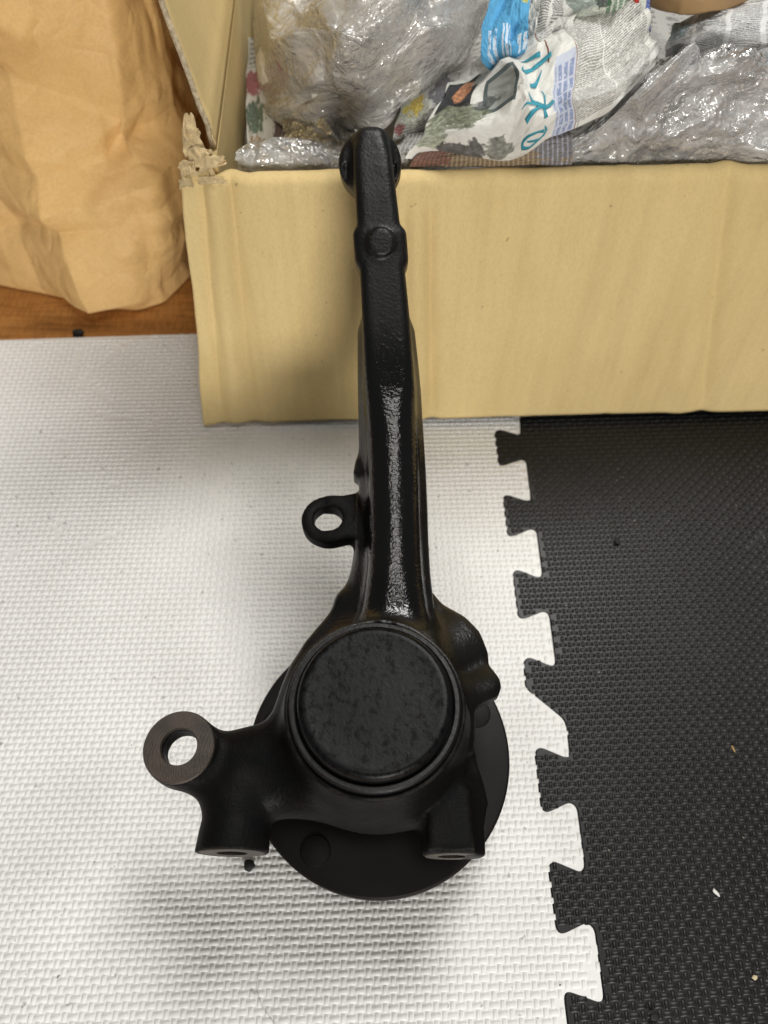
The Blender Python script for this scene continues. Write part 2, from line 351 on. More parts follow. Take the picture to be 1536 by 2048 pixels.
def mat_tile(label, poly, mat, yaw, phase, rib_name):
    bm = bmesh.new()
    vv = [bm.verts.new((x, y, 0)) for x, y in poly]
    f = bm.faces.new(vv)
    if f.normal.z < 0: f.normal_flip()
    f.normal_update()
    if f.normal.z < 0: bmesh.ops.reverse_faces(bm, faces=[f])
    ex = bmesh.ops.extrude_face_region(bm, geom=[f])
    low = [g for g in ex['geom'] if isinstance(g, bmesh.types.BMVert)]
    # extruded copy becomes the underside
    for vtx in low: vtx.co.z -= .0098
    top_e = [e for e in bm.edges if all(abs(q.co.z) < 1e-6 for q in e.verts)]
    bmesh.ops.bevel(bm, geom=top_e, offset=.0004, segments=2, affect='EDGES', profile=.6)
    o = link('foam_mat', bm_mesh('foam_mat', bm), mat)
    tag(o, label, 'foam mat', 'interlocking foam floor mats')
    # raised basket-weave ribs: short bars lying across and along, half-stepped every row
    P, Rw = .0086, .0039
    i = np.arange(-60, 61); j = np.arange(-50, 130)
    I, Jx = np.meshgrid(i, j, indexing='ij'); I = I.ravel(); Jx = Jx.ravel()
    bx = I*P + (Jx % 2)*P*.5 + phase; by = Jx*Rw
    cx = np.r_[bx, bx + P*.5]; cy = np.r_[by, by]
    hx = np.r_[np.full(bx.shape, .00125), np.full(bx.shape, .00290)]; hy = np.r_[np.full(bx.shape, .00215), np.full(bx.shape, .00145)]
    ca, sa = math.cos(yaw), math.sin(yaw)
    wx, wy = cx*ca - cy*sa, cx*sa + cy*ca
    keep = np.ones(len(wx), bool)
    for sx, sy in ((1, 1), (1, -1), (-1, 1), (-1, -1)):
        qx, qy = cx + sx*hx*.62, cy + sy*hy*.62
        keep &= inside(poly, qx*ca - qy*sa, qx*sa + qy*ca)
    keep &= (wx > -.47) & (wx < .47) & (wy > -.13) & (wy < .45)
    cx, cy, hx, hy = cx[keep], cy[keep], hx[keep], hy[keep]
    n = len(cx)
    g = np.array([-1, -.72, 0, .72, 1.0]); gu, gv = np.meshgrid(g, g, indexing='ij'); gu = gu.ravel(); gv = gv.ravel()
    
    dome = lambda hu, hv: -.0002 + .00090*np.minimum(np.sqrt(np.clip(1 - np.abs(gu)**(2 + 2*(hu > hv)), 0, 1)), np.sqrt(np.clip(1 - np.abs(gv)**(2 + 2*(hv > hu)), 0, 1)))
    hz = np.where((hx > hy)[:, None], dome(2, 1)[None, :], dome(1, 2)[None, :])
    lx = cx[:, None] + hx[:, None]*gu; ly = cy[:, None] + hy[:, None]*gv
    gw = np.random.default_rng(5); wear = np.zeros(n)
    for _ in range(40):
        c_ = gw.uniform((-.45, -.12), (.45, .45)); wear += gw.choice([-1, 1])*np.exp(-((cx-c_[0])**2 + (cy-c_[1])**2)/gw.uniform(.02, .07)**2)
    wear = np.clip(.94 + .14*wear, .62, 1.1)
    for _ in range(46):                      # short scuffs and dents that flatten a few ribs
        c_ = gw.uniform((-.36, .25), (.02, .44)) if gw.random() < .7 else gw.uniform((-.36, -.1), (.3, .4)); an_ = gw.uniform(0, 3.1); ln = gw.uniform(.003, .016)
        d1 = (cx-c_[0])*math.cos(an_) + (cy-c_[1])*math.sin(an_); d2 = -(cx-c_[0])*math.sin(an_) + (cy-c_[1])*math.cos(an_)
        wear = np.where((np.abs(d1) < ln) & (np.abs(d2) < .0022), wear*gw.uniform(.1, .5), wear)
    lz = hz * wear[:, None] * (1 + rng.uniform(-.22, .12, n))[:, None]
    V = np.stack([lx*ca - ly*sa, lx*sa + ly*ca, lz], -1).reshape(-1, 3)
    q = np.array([[a*5+b, (a+1)*5+b, (a+1)*5+b+1, a*5+b+1] for a in range(4) for b in range(4)])
    F = (np.arange(n)[:, None, None]*25 + q).reshape(-1, 4)
    rb = link(rib_name, mesh_np(rib_name, V, F), mat, o); rb['kind'] = 'stuff'
    return o
M_white = mat_white_foam(); M_black = mat_black_foam()
mat_tile('white foam floor mat with basket-weave ribs under the knuckle', white_poly, M_white, R(1.35), 0, 'weave_ribs')
mat_tile('black foam floor mat interlocked along the white mat', black_poly, M_black, R(2.2), .002, 'weave_ribs')

# ------------------------------------------------------------------ steering knuckle (distance field -> one continuous casting)
H0 = .0012
lo = np.array([-.118, .030, .058]); hi = np.array([.068, .382, .250])
N = np.ceil((hi - lo)/H0).astype(int)
gx = (lo[0] + np.arange(N[0])*H0).astype(np.float32); gy = (lo[1] + np.arange(N[1])*H0).astype(np.float32); gz = (lo[2] + np.arange(N[2])*H0).astype(np.float32)
D = np.full(tuple(N), .05, np.float32)
def region(a, b, pad=.016):
    s = []
    for k in range(3):
        i0 = max(0, int((a[k] - pad - lo[k])/H0)); i1 = min(N[k], int((b[k] + pad - lo[k])/H0) + 2)
        s.append(slice(i0, i1))
    s = tuple(s)
    return s, gx[s[0]][:, None, None], gy[s[1]][None, :, None], gz[s[2]][None, None, :]
def smin(a, b, k):
    h = np.clip(.5 + .5*(b - a)/k, 0, 1)
    return b + (a - b)*h - k*h*(1 - h)
def add(a, b, fn, k=.006):
    s, X, Y, Z = region(a, b); d = fn(X, Y, Z).astype(np.float32)
    D[s] = smin(D[s], d, k) if k > 0 else np.minimum(D[s], d)
def cut(a, b, fn, k=.0015):
    s, X, Y, Z = region(a, b); d = fn(X, Y, Z).astype(np.float32)
    D[s] = -smin(-D[s], d, k)
def vcyl(cx, cy, r, z0, z1, rd=.001):
    def f(X, Y, Z):
        q = np.sqrt((X-cx)**2 + (Y-cy)**2) - r + rd; w = np.abs(Z - (z0+z1)/2) - (z1-z0)/2 + rd
        return np.minimum(np.maximum(q, w), 0) + np.sqrt(np.maximum(q, 0)**2 + np.maximum(w, 0)**2) - rd
    return f
def cyl(c, ax, r, hl, rd=.001):
    ax = np.array(ax)/np.linalg.norm(ax)
    def f(X, Y, Z):
        dx, dy, dz = X-c[0], Y-c[1], Z-c[2]; t = dx*ax[0] + dy*ax[1] + dz*ax[2]
        q = np.sqrt(np.maximum(dx*dx + dy*dy + dz*dz - t*t, 0)) - r + rd; w = np.abs(t) - hl + rd
        return np.minimum(np.maximum(q, w), 0) + np.sqrt(np.maximum(q, 0)**2 + np.maximum(w, 0)**2) - rd
    return f
def capsule(a, b, ra, rb, flat=1.0):
    a = np.array(a); b = np.array(b); ab = b - a; L = ab @ ab
    def f(X, Y, Z):
        dx, dy, dz = X-a[0], Y-a[1], Z-a[2]; t = np.clip((dx*ab[0] + dy*ab[1] + dz*ab[2])/L, 0, 1)
        return np.sqrt((dx-t*ab[0])**2 + (dy-t*ab[1])**2 + ((dz-t*ab[2])*flat)**2) - (ra + (rb-ra)*t)
    return f
def sweep(P):
    """rounded-box section swept along a line in the y-z plane: (y, z, xc, half width, half thick, round)"""
    def f(X, Y, Z):
        best = None
        for p, q in zip(P[:-1], P[1:]):
            ty, tz = q[0]-p[0], q[1]-p[1]; L = math.hypot(ty, tz); ty /= L; tz /= L
            s = (Y-p[0])*ty + (Z-p[1])*tz; t = np.clip(s/L, 0, 1); ex = np.abs(s - t*L)
            n = -(Y-p[0])*tz + (Z-p[1])*ty
            g = lambda i: p[i] + (q[i]-p[i])*t
            rd = g(5)
            a = np.abs(X - g(2)) - g(3) + rd; b = np.abs(n) - g(4) + rd
            d = np.minimum(np.maximum(a, b), 0) + np.sqrt(np.maximum(a, 0)**2 + np.maximum(b, 0)**2 + ex**2) - rd
            best = d if best is None else np.minimum(best, d)
        return best
    return f
def prism(poly, z0, z1, rd=.002, slope=None):
    P = np.array(poly)
    def f(X, Y, Z):
        x = X[:, :, 0] + 0*Y[:, :, 0]; y = Y[:, :, 0] + 0*X[:, :, 0]
        d = np.full(x.shape, 1e9); ins = inside(poly, x, y)
        for i in range(len(P)):
            a, b = P[i], P[(i+1) % len(P)]; e = b - a
            t = np.clip(((x-a[0])*e[0] + (y-a[1])*e[1])/(e@e), 0, 1)
            d = np.minimum(d, (x-a[0]-t*e[0])**2 + (y-a[1]-t*e[1])**2)
        d = np.sqrt(d)*np.where(ins, -1, 1)
        off = 0 if slope is None else slope(x, y)[:, :, None]
        q = d[:, :, None] + rd; w = np.abs(Z - off - (z0+z1)/2) - (z1-z0)/2 + rd
        return np.minimum(np.maximum(q, w), 0) + np.sqrt(np.maximum(q, 0)**2 + np.maximum(w, 0)**2) - rd
    return f
HX, HY = -.004, .094
# bearing housing, flaring towards the hub
def housing(X, Y, Z):
    r = np.sqrt((X-HX)**2 + (Y-HY)**2)
    Rz = np.interp(Z, [.060, .072, .088, .105, .122, .136], [.037, .042, .0465, .0450, .0415, .0395])
    q = (r - Rz)*.93 + .003; w = np.abs(Z - .0995) - .0365 + .003
    return np.minimum(np.maximum(q, w), 0) + np.sqrt(np.maximum(q, 0)**2 + np.maximum(w, 0)**2) - .003
add((-.055, .045, .06), (.05, .145, .14), housing, 0)
# the long arm
ARM = [(.112, .110, .0035, .0240, .0165, .014), (.136, .1135, .005, .0185, .0158, .013), (.152, .1160, .0053, .0150, .0154, .0125), (.172, .1205, .0055, .0132, .0152, .0122), (.215, .1330, .0050, .0130, .0150, .0122),
       (.247, .1475, .0035, .0132, .0145, .0110), (.259, .1555, .0030, .0132, .0135, .0060), (.282, .1745, .0012, .0122, .0128, .0048), (.312, .1970, -.0018, .0112, .0126, .0044),
       (.340, .2160, -.0050, .0102, .0122, .0046), (.350, .2220, -.0060, .0098, .0116, .0050), (.3565, .2258, -.0066, .0092, .0108, .0068)]
def chaikin(P, n):
    P = [np.array(p) for p in P]
    for _ in range(n):
        Q = [P[0]]
        for p, q in zip(P[:-1], P[1:]): Q += [.75*p + .25*q, .25*p + .75*q]
        P = Q + [P[-1]]
    return P
add((-.03, .10, .09), (.036, .374, .245), sweep(chaikin(ARM, 1)), .009)
BASE = [(.110, .096, .001, .0320, .006, .004), (.132, .099, .002, .0260, .006, .004), (.152, .1025, .0035, .0215, .0055, .004), (.178, .1085, .0045, .0185, .005, .004), (.215, .1195, .0048, .0176, .005, .004),
        (.250, .1365, .0035, .0160, .005, .004), (.285, .1630, .0010, .0128, .004, .0035)]
add((-.03, .10, .085), (.036, .29, .18), sweep(chaikin(BASE, 1)), .012)
# collar with a round pad, and side lugs of the collar
add((-.02, .29, .17), (.018, .33, .225), sweep([(.3065, .1930, -.0012, .0136, .0118, .004), (.3165, .2003, -.0022, .0136, .0118, .004)]), .002)
nv = np.array([0, -.60, .80])
pc = np.array([-.0015, .3125, .1972]) + nv*.0130
add(pc - .012, pc + .012, cyl(pc, nv, .0070, .0024, .0012), .0014)
# ball joint eye at the arm's end, slit under the bar
ec = np.array([-.0072, .3515, .2185])
add(ec - .02, ec + .02, cyl(ec - nv*.0035, nv, .0162, .0088, .0025), .003)
cut(ec - .02, ec + .02, cyl(ec - nv*.014, nv, .0095, .011, .001))
for sx in (-1, 1):
    c0 = ec + np.array([sx*.0122, -.004, -.003]) + nv*.0046; tv = np.array([0, .8, .6])
    cut(c0 - .015, c0 + .015, capsule(c0 - tv*.0085, c0 + tv*.0030, .0016, .0016), .0008)
# tab with a bolt hole on the left of the arm
TX, TY, TZ = -.0296, .1985, .1135
add((TX-.015, TY-.015, .1), (TX+.02, TY+.015, .125), vcyl(TX, TY, .0142, .1085, .1178, .0012), .004)
add((-.035, .18, .1), (.0, .22, .125), prism([(-.030, .2115), (-.012, .2160), (0, .214), (0, .182), (-.014, .1865), (-.030, .1862)], .1088, .1172, .0015), .0035)
cut((TX-.01, TY-.01, .1), (TX+.01, TY+.01, .125), vcyl(TX, TY, .0076, .09, .14), .0008)
# small fins on the arm's left flank
add((-.02, .215, .115), (0, .25, .14), prism([(-.0165, .2190), (-.0155, .2270), (-.0115, .2350), (.0, .236), (.0, .214)], .1185, .1300, .0015), .003)
add((-.03, .145, .095), (-.005, .165, .11), capsule((-.0195, .1575, .1020), (-.006, .156, .104), .0050, .006), .004)
# steering lug with eye, and its web
LX, LY = -.0945, .0825
add((LX-.02, LY-.02, .08), (LX+.02, LY+.02, .12), vcyl(LX, LY, .0168, .0925, .1068, .0012), 0.003)
add((-.10, .06, .075), (-.02, .10, .12), capsule((-.084, .080, .0965), (-.036, .082, .096), .0095, .0190, 1.1), .008)
add((-.10, .05, .075), (-.05, .09, .12), capsule((-.088, .076, .0955), (-.068, .062, .0910), .0095, .0130), .006)
add((-.07, .05, .07), (-.01, .09, .12), capsule((-.066, .066, .0900), (-.024, .072, .0900), .0145, .0150), .008)
flare = [(-.0150, .184), (-.0165, .174), (-.0215, .161), (-.0300, .1485), (-.0400, .1355), (-.0465, .1240), (-.0500, .1120), (-.0525, .1000), (-.0560, .0910), (-.040, .080), (-.018, .110), (-.004, .150), (-.004, .184)]
add((-.065, .078, .075), (0, .19, .13), prism(flare, .0900, .1050, .003, lambda x, y: .16*np.clip(y - .130, 0, 1) - .25*np.clip(np.hypot(x-HX, y-HY) - .046, 0, .02)), .007)
# horizontal bosses facing the viewer
add((-.088, .035, .065), (-.048, .085, .11), lambda X, Y, Z: np.maximum((np.sqrt((X + .0685 - .05*(Y-.04))**2 + (Z-.0900)**2) - np.interp(Y, [.0395, .050, .075], [.0166, .0160, .0128]))*.95, np.abs(Y - .0565) - .0170), .004)
add((-.088, .05, .065), (-.048, .085, .115), capsule((-.0680, .0630, .0915), (-.0655, .0690, .0935), .0150, .0135), .004)
add((.012, .035, .068), (.05, .085, .11), cyl((.0305, .0535, .0910), (0, 1, 0), .0136, .0152, .001), .003)
add((.012, .035, .068), (.055, .085, .115), prism([(.0195, .0392), (.0395, .0392), (.0385, .0640), (.0300, .0715), (.0190, .0660)], .088, .1055, .0016), .0022)
add((.03, .038, .068), (.06, .09, .11), prism([(.0370, .0395), (.0445, .0385), (.0450, .0490), (.0480, .0600), (.0430, .0820), (.0300, .0800)], .080, .0960, .002), .004)
# web below the cap
add((-.05, .045, .07), (.04, .085, .11), capsule((-.034, .0720, .0900), (.028, .0650, .0900), .0140, .0135, 1.15), .009)
# bracket blade on the right with two lobes
fin = [(16, 174.7), (22.8, 172.0), (30.8, 161.6), (42.2, 151.6), (49.4, 143.0), (53.4, 132.6), (53.3, 126.0), (57.2, 117.6), (57.8, 113.3), (56.0, 108.8), (46.4, 103.9), (42.6, 100.3), (40.3, 82.6), (21.7, 87.2), (14, 145.2)]
fin = [(x*.001, y*.001) for x, y in fin]
def fslope(x, y):
    r = np.hypot(x-HX, y-HY); a = np.degrees(np.arctan2(y-HY, x-HX))
    lob = .0022*np.exp(-((a-18)/9)**2) - .0034*np.exp(-((a-31)/6)**2) + .0020*np.exp(-((a-47)/9)**2) - .0028*np.exp(-((a-62)/6)**2)
    return lob*np.clip((r-.036)/.012, 0, 1) - .30*np.clip(r-.042, 0, 1)
add((.01, .08, .075), (.06, .175, .125), prism(fin, .0935, .1060, .0030, fslope), .007)
# holes and the bearing counterbore
cut((LX-.018, LY-.018, .104), (LX+.018, LY+.018, .13), vcyl(LX, LY, .0172, .1064, .16, .0008), .0025)
cut((LX-.01, LY-.01, .08), (LX+.01, LY+.01, .12), vcyl(LX, LY, .0081, .07, .13), .001)
cut((HX-.04, HY-.04, .12), (HX+.04, HY+.04, .16), vcyl(HX, HY, .0382, .1330, .19, .0012), .002)
cut((-.08, .03, .075), (-.055, .06, .105), cyl((-.0685, .038, .0900), (0, 1, 0), .0068, .016), .0008)
cut((.02, .03, .078), (.045, .06, .105), cyl((.0305, .037, .0905), (0, 1, 0), .0062, .016), .0008)

def surface_nets(D):
    ins = D < 0
    cnt = np.zeros(tuple(np.array(D.shape)-1), np.uint8)
    corners = [(a, b, c) for a in (0, 1) for b in (0, 1) for c in (0, 1)]
    sl = lambda o, n: slice(o, n-1+o)
    nx, ny, nz = D.shape
    for a, b, c in corners: cnt += ins[sl(a, nx), sl(b, ny), sl(c, nz)]
    act = np.argwhere((cnt > 0) & (cnt < 8))
    idx = np.full(cnt.shape, -1, np.int32); idx[act[:, 0], act[:, 1], act[:, 2]] = np.arange(len(act))
    acc = np.zeros((len(act), 3)); num = np.zeros(len(act))
    for a in corners:
        for ax in range(3):
            if a[ax]: continue
            b = list(a); b[ax] = 1
            va = D[act[:, 0]+a[0], act[:, 1]+a[1], act[:, 2]+a[2]]; vb = D[act[:, 0]+b[0], act[:, 1]+b[1], act[:, 2]+b[2]]
            m = (va < 0) != (vb < 0)
            t = np.where(m, va/np.where(m, va - vb, 1), 0)
            p = np.tile(np.array(a, float), (len(act), 1)); p[:, ax] = t
            acc[m] += p[m]; num[m] += 1
    V = act + acc/num[:, None]
    F = []
    for ax in range(3):
        o1, o2 = [k for k in range(3) if k != ax]
        sa = [slice(None)]*3; sb = [slice(None)]*3; sa[ax] = slice(0, -1); sb[ax] = slice(1, None)
        A, B = ins[tuple(sa)], ins[tuple(sb)]
        e = np.argwhere(A != B)
        e = e[(e[:, o1] > 0) & (e[:, o2] > 0) & (e[:, o1] < D.shape[o1]-1) & (e[:, o2] < D.shape[o2]-1)]
        q = []
        for d1, d2 in ((-1, -1), (0, -1), (0, 0), (-1, 0)):
            c = e.copy(); c[:, o1] += d1; c[:, o2] += d2; q.append(idx[c[:, 0], c[:, 1], c[:, 2]])
        q = np.stack(q, 1); fl = A[e[:, 0], e[:, 1], e[:, 2]]
        if ax == 1: fl = ~fl
        q[~fl] = q[~fl][:, ::-1]; F.append(q)
    return V, np.concatenate(F)
V, F = surface_nets(D)
V = lo + V*H0
def laplace(V, F, it, lam=.5):
    E_ = np.concatenate([F[:, [0, 1]], F[:, [1, 2]], F[:, [2, 3]], F[:, [3, 0]]])
    for _ in range(it):
        s = np.zeros_like(V); c = np.zeros(len(V))
        for a, b in ((0, 1), (1, 0)):
            for k in range(3): s[:, k] += np.bincount(E_[:, a], V[E_[:, b], k], len(V))
            c += np.bincount(E_[:, a], minlength=len(V))
        V = V + lam*(s/c[:, None] - V)
    return V
V = laplace(V, F, 1, .5)
KN = empty('steering_knuckle', (HX, HY, 0), 'black painted steering knuckle with long curved arm standing on its wheel hub', 'steering knuckle')
M_cast = mat_cast()
cast = link('casting', mesh_np('casting', V, F), M_cast); child(cast, KN)
cast['label'] = 'glossy black cast knuckle body with long arm'
M_cap = mat_cap(); M_ring = mat_paint('black_retaining_ring_paint', (.34, .5), 420, .35, (.008, .0082, .0088)); M_ring.node_tree.nodes['Principled BSDF'].inputs['Specular IOR Level'].default_value = .25
M_fl = mat_flange(); M_mach = mat_machined(); M_dark = mat_paint('black_hub_paint', (.45, .6), 300, .3, (.010, .0098, .0095), .2)
lathe_obj('bearing_cap', [(0, .1432), (.018, .1433), (.0290, .1434), (.0306, .1436), (.0320, .1431), (.0331, .1418), (.0336, .1400), (.0336, .1335), (0, .1335)], M_cap, (HX, HY, 0), KN, 160)
lathe_obj('retaining_ring', [(.0343, .1328), (.0343, .1368), (.0350, .1376), (.0366, .1376), (.0373, .1368), (.0375, .1328)], M_ring, (HX, HY, 0), KN, 160, True)
# machined faces
lug = lathe_obj('machined_face', [(.0082, .1066), (.0086, .1073), (.0160, .1073), (.0165, .1067), (.0165, .1058), (.0082, .1058)], M_mach, (LX, LY, 0), KN, 96, True)
lug['label'] = 'bare brown machined ring of the steering lug eye'
for (cx, cz, ro, ri, yy) in ((-.0685, .0900, .0152, .0070, .0394), (.0305, .0905, .0126, .0064, .0380)):
    lathe_obj('machined_face', [(ri, 0), (ro-.0006, 0), (ro, -.0006), (ro, -.0016), (ri, -.0016)], M_mach, (cx, yy, cz), KN, 72, True, axis=(0, -1, 0))
# wheel hub: flange, neck, pilot ring and studs it stands on
hub = lathe_obj('hub_flange', [(0, .060), (.030, .060), (.031, .0535), (.034, .0505), (.0655, .0500), (.0690, .0496), (.0700, .0486), (.0700, .0395), (.0690, .0385), (.036, .0385), (.034, .0365), (.034, .0290), (.0325, .0280), (0, .0280)], M_fl, (-.003, .0932, 0), KN, 192)
hub['label'] = 'dusty black round wheel hub flange'
lathe_obj('hub_neck', [(.0295, .0590), (.0300, .0640), (.0335, .0680), (.0335, .0760), (0, .0760), (0, .0590)], M_dark, (-.003, .0932, 0), KN, 96)
stud_me = None
for k in range(5):
    a = R(237 + 72*k); sx, sy = -.003 + .0575*math.cos(a), .0932 + .0575*math.sin(a)
    st = lathe_obj('wheel_stud', [(0, .0512), (.0066, .0512), (.0074, .0509), (.0077, .0504), (.0077, .0497), (.0061, .0497), (.0061, .0020), (.0052, .0008), (0, .0008)], M_fl, (sx, sy, 0), KN, 40)

# ------------------------------------------------------------------ crumpled sheets
def lag(t, n):
    x = np.linspace(0, 1, n); out = []
    for i in range(n):
        w = np.ones_like(t)
        for j in range(n):
            if j != i: w = w*(t - x[j])/(x[i] - x[j])
        out.append(w)
    return out
def creases(u, v, seed, n, amp, asp=1.0):
    g = np.random.default_rng(seed); h = np.zeros_like(u)
    for _ in range(n):
        c = g.uniform(-.05, 1.05, 2); a = g.uniform(0, np.pi); s = g.uniform(.06, .32)
        du, dv = (u - c[0])*asp, v - c[1]
        d = du*np.cos(a) + dv*np.sin(a); e = -du*np.sin(a) + dv*np.cos(a)
        h += g.choice([-1, 1], p=[.4, .6])*g.uniform(.3, 1)*np.maximum(0, 1 - np.abs(d)/s*g.uniform(1.2, 2.5))*np.exp(-(e/s)**2/1.3)*s/.2
    return h*amp
class Sheet:
    def __init__(s, net, seed, n, amp, asp=1.0, up=(0, -.55, .83), bub=0, edge=0.0):
        s.net = np.array(net, float)*.001; s.a = (seed, n, amp, asp); s.up = np.array(up); s.bub = bub; s.edge = edge
    def at(s, u, v):
        wu = lag(u, s.net.shape[1]); wv = lag(v, s.net.shape[0]); P = 0
        for i in range(s.net.shape[0]):
            for j in range(s.net.shape[1]): P = P + (wv[i]*wu[j])[..., None]*s.net[i, j]
        seed, n, amp, asp = s.a
        h = creases(u, v, seed, n, amp, asp)
        h2 = creases(u, v, seed+50, n, amp*.7, asp); h3 = creases(u, v, seed+90, n//2, amp*.7, asp)
        if s.bub:
            L = np.linalg.norm(s.net[0, -1] - s.net[0, 0]); W = np.linalg.norm(s.net[-1, 0] - s.net[0, 0])
            p = .0098; X = u*L/p; Y = v*W/p/.866
            row = np.floor(Y); fx = (X + .5*(row % 2)) % 1 - .5; fy = (Y % 1 - .5)*.866
            h = h + s.bub*np.sqrt(np.clip(1 - (fx*fx + fy*fy)/.19, 0, 1))
        side = np.array([.8, .5, .3])
        return P + h[..., None]*s.up + h2[..., None]*side*.6 + (h3)[..., None]*np.array([-.2, .7, .6])*.5
    def mesh(s, name, nu, nv, smooth=True):
        u, v = np.meshgrid(np.linspace(0, 1, nu), np.linspace(0, 1, nv), indexing='ij')
        if s.edge:   # torn, uneven outline
            g = np.random.default_rng(s.a[0]+7)
            e1, e2, e3, e4 = [np.interp(np.linspace(0, 1, q), np.linspace(0, 1, 9), g.uniform(0, s.edge, 9)) for q in (nv, nv, nu, nu)]
            uu = e1[None, :] + u*(1 - e1[None, :] - e2[None, :]); vv = e3[:, None] + v*(1 - e3[:, None] - e4[:, None]); u, v = uu, vv
        V = s.at(u, v).reshape(-1, 3)
        i, j = np.meshgrid(np.arange(nu-1), np.arange(nv-1), indexing='ij'); a = (i*nv + j).ravel()
        F = np.stack([a, a+nv, a+nv+1, a+1], 1)
        me = mesh_np(name, V, F, smooth)
        uvl = me.uv_layers.new(name='UVMap'); li = np.empty(len(me.loops), np.int32); me.loops.foreach_get('vertex_index', li)
        uvl.data.foreach_set('uv', np.stack([u.ravel()[li], v.ravel()[li]], 1).astype(np.float32).ravel())
        return me
def sheet_obj(name, sh, nu, nv, mat, label, cat, group=None, thick=.00015, sharp=30):
    o = link(name, sh.mesh(name, nu, nv), mat)
    if sharp: o.data.set_sharp_from_angle(angle=R(sharp))
    sd = o.modifiers.new('paper thickness', 'SOLIDIFY'); sd.thickness = thick; sd.offset = 0
    return tag(o, label, cat, group)

# ------------------------------------------------------------------ cardboard box
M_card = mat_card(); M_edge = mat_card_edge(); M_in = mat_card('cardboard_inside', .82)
BOX = empty('cardboard_box', (.11, .56, .001), 'open tan cardboard box with torn corner and its front flap hanging down', 'box')
fx = lambda x: .3825 + (x + .0945)*.026          # front wall line (outer face)
def panel(name, quad, thick_dir, mats, seg=1, bev=.0006):
    """board from four points (front face, in order) and a thickness vector; slot 0 liners, slot 1 cut edges"""
    bm = bmesh.new(); q = [Vector(p) for p in quad]; t = Vector(thick_dir)
    a = [bm.verts.new(p) for p in q]; b = [bm.verts.new(p + t) for p in q]
    f0 = bm.faces.new(a); f1 = bm.faces.new(b[::-1])
    for i in range(4):
        f = bm.faces.new([a[i], b[i], b[(i+1) % 4], a[(i+1) % 4]]); f.material_index = 1
    bmesh.ops.subdivide_edges(bm, edges=bm.edges[:], cuts=2, use_grid_fill=True)
    o = link(name, bm_mesh(name, bm), mats); child(o, BOX); return o
XL, XR, YB = -.0945, .46, .80
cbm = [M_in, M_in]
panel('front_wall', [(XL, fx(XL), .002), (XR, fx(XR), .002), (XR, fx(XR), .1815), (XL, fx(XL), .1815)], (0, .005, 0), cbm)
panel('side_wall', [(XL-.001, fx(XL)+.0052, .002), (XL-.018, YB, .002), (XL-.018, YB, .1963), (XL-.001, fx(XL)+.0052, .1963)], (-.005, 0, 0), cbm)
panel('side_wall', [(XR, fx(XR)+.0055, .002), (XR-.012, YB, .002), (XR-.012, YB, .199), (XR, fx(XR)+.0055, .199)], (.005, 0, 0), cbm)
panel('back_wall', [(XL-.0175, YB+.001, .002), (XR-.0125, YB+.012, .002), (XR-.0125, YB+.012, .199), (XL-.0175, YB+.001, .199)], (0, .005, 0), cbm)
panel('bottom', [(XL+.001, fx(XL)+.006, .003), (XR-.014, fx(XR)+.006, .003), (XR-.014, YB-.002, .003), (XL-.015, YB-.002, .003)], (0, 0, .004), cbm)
# side flap standing up, leaning a little outwards
def grid_panel(name, fn, nu, nv, thick, mats, parent):
    u, v = np.meshgrid(np.linspace(0, 1, nu), np.linspace(0, 1, nv), indexing='ij')
    V = fn(u, v).reshape(-1, 3); i, j = np.meshgrid(np.arange(nu-1), np.arange(nv-1), indexing='ij'); a = (i*nv+j).ravel()
    o = link(name, mesh_np(name, V, np.stack([a, a+nv, a+nv+1, a+1], 1)), mats)
    sd = o.modifiers.new('board thickness', 'SOLIDIFY'); sd.thickness = thick; sd.offset = -1; sd.material_offset_rim = 1; sd.use_even_offset = False
    child(o, parent); return o
def sflap(u, v):   # u away from viewer, v up
    jag = creases(v, np.zeros_like(v)+.5, 3, 14, .0022)*(1-u)
    y = fx(XL) + .016 + jag + u*.40 + v*.004; x = XL - .0010 - (y - fx(XL))*.0410 - v*.026 - .004*np.sin(v*3)*u
    x = x + .0012*np.exp(-((v-.08)/.03)**2) - .0025*np.clip(.1 - u, 0, 1)*np.clip(.25 - v, 0, 1)*40*.1
    return np.stack([x, y, .1966 + v*.188], -1)
grid_panel('side_flap', sflap, 60, 40, .0030, [M_card, M_edge], BOX)
